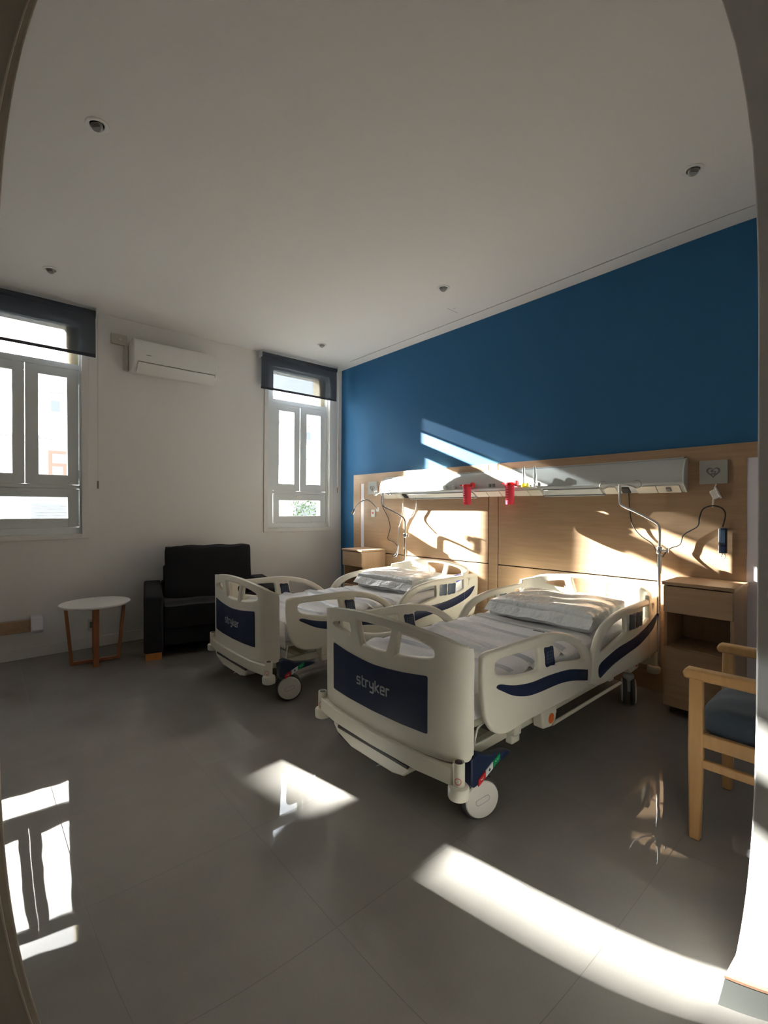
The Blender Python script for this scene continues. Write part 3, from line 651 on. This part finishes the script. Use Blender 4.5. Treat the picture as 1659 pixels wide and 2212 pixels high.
HW2 = [(1.885, 0.655), (1.905, 0.668), (2.065, 0.670), (2.085, 0.655), (2.060, 0.620), (1.974, 0.581), (1.895, 0.563), (1.880, 0.575)]
HL1 = [(1.652, 0.656), (1.745, 0.654), (1.740, 0.556), (1.646, 0.560)]
HL2 = [(1.764, 0.654), (1.865, 0.651), (1.860, 0.560), (1.759, 0.556)]
HBAND = [(1.208, 0.428), (1.326, 0.458), (1.486, 0.482), (1.700, 0.495), (1.870, 0.520), (2.000, 0.552), (2.130, 0.592), (2.150, 0.580), (2.081, 0.509), (1.960, 0.465), (1.800, 0.430), (1.639, 0.416), (1.426, 0.395), (1.300, 0.372), (1.215, 0.357)]
def rail_objs(root, s):
    X = s*.497
    def mp(u, v, w_): return Vector((X+w_*s, u, v))
    for nm, out, holes, band, labs in (('foot_rail', FOOT, (FW1, FW2), FBAND, (FLAB,)), ('head_rail', HEAD, (HW1, HW2), HBAND, (HL1, HL2))):
        g = plate_g([sm(out, 4)]+[sm(h, 4) for h in holes], .032, .012, mp)
        r = obj(nm, g, 'cream', root, smooth=50)
        b = obj('navy_band', plate_g([sm(band, 4)], .004, .001, lambda u, v, w_: Vector((X+s*(.0165+w_), u, v))), 'navy', r)
        for k, l in enumerate(labs):
            for side in (1, -1):
                if side == -1 and k: continue
                kp = obj('keypad', plate_g([sm([l[0], ((l[0][0]+l[1][0])/2, (l[0][1]+l[1][1])/2), l[1], ((l[1][0]+l[2][0])/2, (l[1][1]+l[2][1])/2), l[2], ((l[2][0]+l[3][0])/2, (l[2][1]+l[3][1])/2), l[3], ((l[3][0]+l[0][0])/2, (l[3][1]+l[0][1])/2)], 3)], .005, .001, lambda u, v, w_: Vector((X+s*side*(.0165+w_), u, v))), 'slate' if s*side < 0 or nm == 'head_rail' else 'navy', r)
                cx_, cz_ = sum(p[0] for p in l)/4, sum(p[1] for p in l)/4
                gg = plate_g([rrect(cx_-.028, cx_+.028, cz_-.030, cz_+.026, .003, 2)]+[rrect(cx_-.025+i_*.0172, cx_-.0105+i_*.0172+.001, cz_-.027+j_*.0175, cz_-.0115+j_*.0175, .002, 1) for i_ in range(3) for j_ in range(3)], .0012, 0, lambda u, v, w_: Vector((X+s*side*(.0192+w_), u, v)))
                obj('key_marks', gg, 'keygrid', kp, smooth=False)
        # folding bracket under the rail
        ym = (min(p[0] for p in out)+max(p[0] for p in out))/2
        obj('rail_bracket', G().box(min(X-s*.03, X-s*.10), max(X-s*.03, X-s*.10), ym-.20, ym-.14, .255, .36).box(min(X-s*.03, X-s*.10), max(X-s*.03, X-s*.10), ym+.14, ym+.20, .255, .36).box(min(X-s*.035, X-s*.05), max(X-s*.035, X-s*.05), ym-.26, ym+.26, .31, .345), 'cream_metal', r, 0.006)

def castor(root, x, y, s):
    z = .091; rt = Matrix.Translation((x, y, 0)) @ Matrix.Rotation(math.radians(-22 if y < 1 else 24), 4, 'Z')
    def turn(g):
        for v in g.bm.verts: v.co = rt @ v.co
        return g
    c = None
    for o in (-1, 1):
        k = obj('castor' if c is None else 'twin_wheel', turn(G().lathe([(.072, -.013), (.086, -.011), (.091, -.005), (.091, .005), (.086, .011), (.072, .013)], (o*.024, 0, z), 'x', 40)), 'rubber', c or root)
        c = c or k
        pr = [(.075, 0), (.080, .003), (.076, .008), (.02, .0105)]
        if o < 0: pr = [(r, -h) for r, h in pr[::-1]]
        obj('wheel_cover', turn(G().lathe(pr, (o*.036, 0, z), 'x', 40)), 'wheel', c)
    g = turn(plate_g([rrect(-.036, .036, -.014, .014, .013), rrect(-.033, .033, -.011, .011, .0105)], .0014, 0, lambda u, v, w_: Vector((.0463+w_, u*.95-v*.3, z+v*.95+u*.3))))
    obj('hub_mark', g, 'greytxt', c, smooth=False)
    obj('fork', turn(G().box(-.010, .010, -.03, .03, z, .19).lathe([(.03, .165), (.034, .17), (.034, .20), (.024, .21)], (0, 0, 0), 'z', 20)), 'wheel_grey', c, 0.004)

def make_bed():
    t = thing('hospital_bed', '-', 'hospital bed')
    fb = obj('footboard', bfoot, 'cream', t, smooth=50)
    obj('navy_panel', bpanel, 'navy', fb); obj('logo_lettering', blogo, 'greytxt', fb, smooth=False)
    # headboard: same moulding, turned round
    hg = board_mesh([sm(outer_head, 3), hole_l, hole_m, hole_r], .034, .013, step=.03)
    for v in hg.bm.verts: v.co = Vector((v.co.x, 2.19-v.co.y-.09, v.co.z-.012))
    obj('headboard', hg, 'cream', t, smooth=50)
    for s in (1, -1): rail_objs(t, s)
    # mattress with its sheet, soft folds across
    def top(u, v):
        x = -.45+.9*u; y = .12+2.0*v
        z = .572+.006*math.sin(6*u+3*v)
        for yy, a, sl, wd in ((.30, .014, .05, .03), (.58, .020, -.04, .028), (.86, .018, .05, .026), (1.10, .010, .02, .02), (1.28, .010, -.03, .018)):
            d = (y-yy-sl*x)/wd; z += a*math.exp(-d*d)-.6*a*math.exp(-(d-1.9)**2)
        e = min(u, 1-u, v*2, (1-v)*2)
        z -= .035*math.exp(-e*26)
        return (x, y, z)
    g = G().grid(top, 46, 110)
    mg = obj('mattress', G().box(-.445, .445, .125, 2.115, .40, .545), 'sheet', t, 0.03, seg=4)
    obj('top_sheet', g, 'sheet', mg)
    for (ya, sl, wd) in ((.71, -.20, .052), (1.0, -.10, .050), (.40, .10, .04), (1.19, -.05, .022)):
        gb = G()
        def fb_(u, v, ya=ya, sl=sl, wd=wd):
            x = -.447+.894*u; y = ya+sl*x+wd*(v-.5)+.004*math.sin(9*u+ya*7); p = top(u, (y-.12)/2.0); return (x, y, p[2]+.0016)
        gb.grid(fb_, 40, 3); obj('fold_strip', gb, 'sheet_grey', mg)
    obj('sheet_drop', G().box(-.452, .452, .112, .118, .36, .55), 'sheet', mg, 0.002)
    # chassis
    g = G().box(-.41, .41, .12, 2.10, .355, .395)
    for y in (.3, .75, 1.2, 1.65, 2.0): g.box(-.44, .44, y, y+.05, .335, .36)
    obj('sleep_deck', g, 'cream_metal', t, 0.004)
    g = G()
    for s in (1, -1): g.box(s*.39-.02, s*.39+.02, .02, 2.15, .225, .275)
    for y in (.30, .95, 1.70): g.box(-.38, .38, y, y+.05, .23, .27)
    obj('side_beams', g, 'cream_metal', t, 0.005)
    obj('foot_crossbar', G().prism([(-.475, -.058), (-.475, -.005), (.475, -.005), (.475, -.058), (.30, -.086), (0, -.094), (-.30, -.086)], .212, .284, 'z'), 'cream_metal', t, 0.006)
    obj('head_crossbar', G().box(-.48, .48, 2.13, 2.17, .212, .276), 'cream_metal', t, 0.006)
    for x, y in ((-.492, -.032), (.492, -.032), (-.492, 2.15), (.492, 2.15)):
        b = obj('socket_post', G().lathe([(.016, .28), (.016, .308), (.023, .312), (.025, .305), (.025, .165), (.02, .16)][::-1], (x, y, 0), 'z', 24), 'cream_metal', t)
        obj('bumper_roller', G().lathe([(.034, .162), (.041, .166), (.044, .172), (.044, .205), (.040, .213), (.027, .218)], (x, y, 0), 'z', 32), 'cream', b)
        obj('socket_bore', G().lathe([(.015, .305), (.015, .3125)], (x, y, 0), 'z', 20), 'rubber', b)
        if y < 0:
            obj('warning_mark', plate_g([[(.014*math.cos(a*PI/12), .014*math.sin(a*PI/12)) for a in range(24)], [(.0115*math.cos(a*PI/12), .0115*math.sin(a*PI/12)) for a in range(24)][::-1]], .001, 0, lambda u, v, w_: Vector((x+(.0252+w_)*math.cos(-1.0+u/.025), y+(.0252+w_)*math.sin(-1.0+u/.025), .242+v))), 'red_lab', b, smooth=False)
    for x, y in ((-.455, .14), (.455, .14), (-.43, 1.86), (.43, 1.86)): castor(t, x, y, 1 if x > 0 else -1)
    # lifting columns and arms
    for y in (.50, 1.55): obj('lift_arm', G().prism([(y-.09, .20), (y+.05, .20), (y+.16, .335), (y+.06, .335)], -.16, .16, 'x'), 'cream_metal', t, 0.008)
    obj('motor_housing', G().box(-.13, .13, .75, 1.35, .16, .255), 'wheel_grey', t, 0.015)
    # foot step tray below the crossbar
    g = G().prism([(-.32, .212), (-.28, .17), (-.16, .135), (.15, .135), (.22, .150), (.25, .175), (.27, .20), (.20, .205), (-.28, .207)], -.085, .10, 'y'); obj('shelf_bracket', g, 'cream_metal', t, 0.008)
    obj('tray', G().box(-.27, .25, -.088, -.06, .196, .2095), 'rubber', t, 0.001)
    obj('ground_pin', G().tube([(.07, -.05, .138), (.035, -.08, .118)], .005, 8), 'chrome', t)
    # brake pedals at both foot corners
    for s in (1, -1):
        g = G().prism([(.04, .255), (.09, .265), (.17, .228), (.30, .205), (.34, .188), (.30, .178), (.18, .165), (.10, .130), (.06, .125), (.045, .15)], s*.455, s*.500, 'x')
        for v in g.bm.verts: v.co.z += .04
        p = obj('brake_pedal', g, 'navy', t, 0.008, seg=3)
        for k, m_ in enumerate(('red_lab', 'white_lab', 'green_lab')):
            a = .085+k*.052; z = .183+k*.021
            obj('pedal_label', G().prism([(a, z-.016), (a+.048, z-.016+.019), (a+.048, z+.012+.019), (a, z+.012)], s*.4995, s*.5045, 'x'), m_, p)
            sg = G(); cy0 = a+.024; cz0 = z+.0075
            mk = {0: [(cy0-.010, cz0-.002, .014), (cy0+.004, cz0+.002, .004)], 1: [(cy0-.007, cz0-.002, .014)], 2: [(cy0-.010, cz0-.002, .006), (cy0+.004, cz0+.002, .006)]}[k]
            for (yy, zz, L) in mk: sg.box(min(s*.504, s*.5055), max(s*.504, s*.5055), yy, yy+L, zz, zz+.004)
            if k == 1: sg.box(min(s*.504, s*.5055), max(s*.504, s*.5055), cy0-.002, cy0+.002, cz0-.007, cz0+.008)
            obj('pedal_symbol', sg, 'white_lab' if k != 1 else 'black', p)
        obj('pedal_pivot', G().tube([(s*.40, .09, .235), (s*.47, .09, .235)], .026, 20), 'cream_metal', p)
        # hoop and release box under the foot rail
        hk = [(s*.43, .13, .24), (s*.455, .13, .36), (s*.455, .15, .385), (s*.44, .24, .385), (s*.42, .27, .375)]
        obj('sheet_hoop', G().tube(smooth_open(hk, 5), .0045, 8), 'white', t)
        rb = obj('release_box', G().prism([(.62, .345), (.78, .345), (.77, .24), (.72, .215), (.64, .225)], s*.425, s*.485, 'x'), 'cream', t, 0.010)
        obj('orange_dot', G().lathe([(.026, 0), (.026, .002)] if s > 0 else [(.026, -.002), (.026, 0)], (s*.4855, .715, .262), 'x', 24), 'orange_lab', rb)
        rb = obj('release_box', G().prism([(1.72, .335), (1.92, .335), (1.90, .25), (1.76, .24)], s*.425, s*.480, 'x'), 'cream', t, 0.010)
        obj('orange_dot', G().lathe([(.022, 0), (.022, .002)] if s > 0 else [(.022, -.002), (.022, 0)], (s*.4805, 1.86, .29), 'x', 24), 'orange_lab', rb)
        obj('cable_guard', G().box(min(s*.40, s*.44), max(s*.40, s*.44), .43, .50, .20, .33), 'cream', t, 0.008)
        obj('foot_pump_rail', G().tube([(s*.47, .75, .215), (s*.47, 1.62, .215)], .010, 10), 'cream_metal', t)
    return t

bed = make_bed(); NX, BY = 3.505, -2.30
bed.location = (NX, BY, 0); bed['label'] = 'cream hospital bed nearest the camera, navy footboard panel in full view'; bed['group'] = 'hospital beds with cream side rails'
bed2 = copy_tree(bed); bed2.location = (NX-1.640, BY+.005, 0); bed2['label'] = 'cream hospital bed nearer the corner window, partly behind the near one'

# pillows
def pillow(x, y, z, sx, sy, sz, m, label, seed, wrap=False, rz=0, tilt=0):
    t = thing('pillow', label, 'pillow', (x, y, z), rz=rz)
    g = cushion(sx, sy, sz, 8, seed=seed, rough=.003, n=22)
    for v in g.bm.verts:
        a, b = v.co.x/(sx/2), v.co.y/(sy/2); v.co.z *= (1-.25*max(abs(a)**6, abs(b)**9)); v.co.x *= (1+.05*abs(b)**4); v.co.y *= (1+.05*abs(a)**4)
        v.co.z += tilt*(v.co.y/(sy/2)) if tilt else 0
    obj('cushion', g, m, t)
    if wrap:
        g2 = G(); rnd = random.Random(seed)
        def f(u, v):
            X_ = (-.5+u)*sx*1.04; Y_ = -sy/2-.005-.055*v; Z_ = .02*(1-v)-.035*v+.002*math.sin(u*31)+.004*math.sin(u*11+2*v)
            return (X_, Y_, Z_)
        g2.grid(f, 60, 4); obj('plastic_flap', g2, 'plastic_wrap', t)
    return t
pillow(NX+.055, -.76, .652, .74, .48, .145, 'plastic_wrap', 'plastic-wrapped pillow at the head of the near bed', 11, True, tilt=.012)
pillow(NX-1.64+.0, -.66, .650, .70, .44, .16, 'plastic_wrap', 'plastic-wrapped pillow at the head of the far bed, half in the sun', 12, True, rz=math.radians(4), tilt=.01)
tag(obj('folded_bag', G().prism([(-.50, .62), (-.20, .70), (-.18, .665), (-.46, .59)], NX-1.64+.34, NX-1.64+.43, 'x'), 'blue_bag', None, .008), 'royal blue plastic folder lying at the head of the far bed', 'bag')
# small printed marks on the near sheet
g = G()
for dx, L in ((0, .05), (.055, .02)): g.box(NX+.13+dx, NX+.13+dx+L, -1.17, -1.155, .5745, .577)
g.lathe([(.014, .5745), (.014, .577)], (NX+.23, -1.155, 0), 'z', 16)
obj('printed_mark', g, 'greyicon', bpy.data.objects['mattress'])
bpy.context.view_layer.update()
pm = bpy.data.objects['printed_mark']; pm.matrix_parent_inverse = bpy.data.objects['mattress'].matrix_world.inverted()

# IV poles
def iv_pole(x, label):
    y = -.14
    t = thing('iv_pole', label, 'drip stand', (x, y, 0), 'bent chrome drip stands on the beds')
    lower = obj('lower_tube', G().tube([(0, 0, .20), (0, 0, 1.045)], .013, 14), 'chrome', t)
    up = smooth_open([(0, 0, 1.04), (0, 0, 1.17), (-.005, -.004, 1.215), (-.03, -.02, 1.25), (-.13, -.08, 1.318), (-.205, -.125, 1.362), (-.222, -.135, 1.40), (-.222, -.135, 1.52)], 6)
    obj('upper_tube', G().tube(up, .0095, 12), 'chrome', t)
    c = obj('collar', G().lathe([(.019, 1.02), (.022, 1.025), (.022, 1.065), (.017, 1.072)], seg=20), 'chrome', t)
    obj('collar_knob', G().tube([(.02, 0, 1.045), (.05, -.005, 1.045)], [.008, .008], 10).tube([(.05, -.005, 1.03), (.05, -.005, 1.065)], .009, 10), 'chrome', c)
    for s in (1, -1):
        hk = [(-.222, -.135, 1.515), (-.222+s*.05, -.135, 1.515), (-.222+s*.085, -.137, 1.505), (-.222+s*.12, -.14, 1.49), (-.222+s*.145, -.14, 1.505), (-.222+s*.135, -.14, 1.535), (-.222+s*.105, -.14, 1.54)]
        obj('hook', G().tube(smooth_open(hk, 5), .005, 8), 'chrome', t)
iv_pole(4.028, 'bent chrome drip stand with two hooks at the head of the near bed')
iv_pole(1.400, 'bent chrome drip stand at the head of the far bed')

# ------------------------------------------------------------------ visitor armchair
t = thing('armchair', 'beech armchair with a slate blue seat, half hidden behind the sunlit wall end', 'chair', (0, 0, 0))
def taper_leg(x, y, ztop, w0, w1, dx=0):
    g = G(); vs = []
    for z, w_, o in ((0, w0*.80, dx), (ztop*.55, w1*1.0, 0), (ztop, w1*.85, 0)):
        for a, b in ((-1, -1), (1, -1), (1, 1), (-1, 1)): vs.append(g.bm.verts.new((x+o+a*w_/2, y+b*.016, z)))
    for k in (0, 4):
        for i in range(4): g.bm.faces.new((vs[k+i], vs[k+(i+1) % 4], vs[k+4+(i+1) % 4], vs[k+4+i]))
    g.bm.faces.new(vs[0:4][::-1]); g.bm.faces.new(vs[8:12]); return g
for y in (-1.612, -1.105):
    obj('lower_stretcher', G().box(4.65, 5.11, y-.010, y+.010, .300, .335), 'beech', t, 0.004)
    obj('leg', taper_leg(4.635, y, .655, .050, .054), 'beech', t, 0.006)
    obj('leg', taper_leg(5.12, y, .93, .045, .050, .05), 'beech', t, 0.006)
    obj('armrest', G().prism([(4.598, .652), (4.59, .672), (4.602, .693), (5.13, .700), (5.13, .660), (4.9, .650)], y-.026, y+.026, 'y'), 'beech', t, 0.008, seg=3)
    obj('side_rail', G().box(4.65, 5.11, y-.012, y+.012, .385, .440), 'beech', t, 0.004)
obj('front_rail', G().box(4.625, 4.645, -1.60, -1.115, .385, .44), 'beech', t, 0.003)
obj('rear_rail', G().box(5.105, 5.125, -1.60, -1.115, .385, .44), 'beech', t, 0.003)
g = cushion(.50, .475, .12, 6, seed=9, rough=.002)
for v in g.bm.verts:
    v.co.z += .022*(1-(v.co.x/.26)**2)*(1-(v.co.y/.25)**2); v.co += Vector((4.885, -1.358, .475))
obj('seat', g, 'chairfab', t)
g = cushion(.07, .46, .36, 6, seed=10, rough=.002)
for v in g.bm.verts: v.co += Vector((5.13, -1.358, .76))
obj('backrest', g, 'chairfab', t)

# ------------------------------------------------------------------ downlights
LAB = {(0, 0): 'recessed ceiling downlight by the blind of the window beside the round table', (1, 0): 'recessed ceiling downlight farthest from both the blue wall and the windows', (2, 0): 'recessed downlight out of frame near the doorway',
       (0, 1): 'small recessed ceiling downlight near the corner window and the blue wall', (1, 1): 'recessed downlight near the middle of the ceiling, beside the blue wall', (2, 1): 'recessed ceiling downlight near the blue wall, farthest from the windows'}
for i, x in enumerate((.69, 2.55, 4.402)):
    for j, y in enumerate((-3.36, -.79)):
        if (i, j) == (2, 0): continue
        t = thing('downlight', LAB[(i, j)], 'ceiling light', (x, y, H), 'recessed ceiling downlights')
        obj('ring', G().lathe([(.056, 0.0005), (.056, -.003), (.050, -.006), (.036, -.004), (.034, .0)], seg=36), 'white', t)
        g = G().tube([(0, 0, -.004), (.006, -.006, -.012)], [.030, .026], 20); obj('eyeball', g, 'greyplate', t)
        obj('lens', G().tube([(.006, -.006, -.012), (.0065, -.0065, -.0135)], .020, 18), 'greyicon', t)
tag(obj('inspection_hatch', G().box(2.33, 2.36, -.40, -.398, H-.001, H+.001).box(2.30, 2.305, -.45, -.30, H-.001, H+.001), 'greyplate'), 'hairline ceiling hatch beside the middle downlight', 'hatch')

# ------------------------------------------------------------------ outside
struct('street_ground', G().box(-14, -0.35, -30, 30, -.6, -.5), 'street')  # street ground outside, there to bounce daylight
t = thing('apartment_building', 'white rendered house with red door frames across the street', 'building', (-9, 0, 0))
FX = 0
obj('wall', G().box(-6, 0, -5.2, 16, -.5, 4.7), 'facade', t)
obj('roof', G().prism([(0.25, 4.68), (0.25, 4.78), (-6, 6.75), (-6, 6.6)], -5.2, 16, 'y'), 'roof', t)
g = G()
for z, h in ((3.08, .05), (2.93, .04), (4.25, .07)): g.box(0, .12, -5.2, 16, z, z+h)
obj('cornice', g, 'ext_line', t)
for k, yy in enumerate((-2.34, 0.1, 2.6, 5.1, 7.6)):
    fr = obj('window', G().box(0.0, .05, yy-.16, yy+.22, 3.62, 4.15), 'ext_line', t); obj('pane', G().box(.05, .055, yy-.10, yy+.08, 3.78, 4.05), 'ext_glass', fr)
    if k in (0, 2, 4):
        d = obj('door', G().box(0, .06, yy-.16, yy+.75, 1.72, 2.80), 'ext_red', t)
        obj('pane', G().box(.06, .066, yy-.08, yy+.14, 1.82, 2.40).box(.06, .066, yy+.24, yy+.46, 1.82, 2.40).box(.06, .066, yy-.08, yy+.60, 2.48, 2.72), 'ext_glass', d)
        obj('door_surround', G().box(0, .04, yy-.36, yy-.30, 1.72, 2.86), 'ext_line', t)
    s = G()
    for q in range(12): s.box(.02, .04, yy-.5, yy+.9, .55+q*.078, .62+q*.078)
    obj('roller_shutter', s, 'shutter', t)
t = thing('sun_blocking_building', 'unseen tall white building, added to block part of the sunlight', 'building', (-30, -12.75, 0))  # unseen block added to cut and soften the sun through one window
obj('wall', G().prism([(0, -8), (0, 3.80), (-5, 2.80), (-5, -8)], -.5, 19, 'z'), 'facade', t)
obj('roof', G().prism([(-5.4, 19), (.4, 19), (-2.5, 20.4)], -8.3, 2.7, 'y'), 'roof', t)
# shrub below the corner window
t = thing('street_shrub', 'leafy dark shrub on the street outside the corner window', 'shrub', (-7.6, 4.1, -.5))
g = G(); rnd = random.Random(4)
for k in range(260):
    a = rnd.uniform(0, 2*PI); r = rnd.random()**.5*.45; z = rnd.uniform(1.3, 2.1)
    c = Vector((r*math.cos(a), r*math.sin(a), z)); d = Vector((rnd.uniform(-1, 1), rnd.uniform(-1, 1), rnd.uniform(-.5, 1))).normalized()*.07; e = d.cross(Vector((rnd.random(), rnd.random(), 1))).normalized()*.03
    g.bm.faces.new([g.bm.verts.new(c+q) for q in (-d, e, d, -e)])
obj('foliage', g, 'leaf', t, smooth=False); obj('stem', G().tube([(0, 0, 0), (0, 0, 1.5)], .03, 8), 'redwood', t)
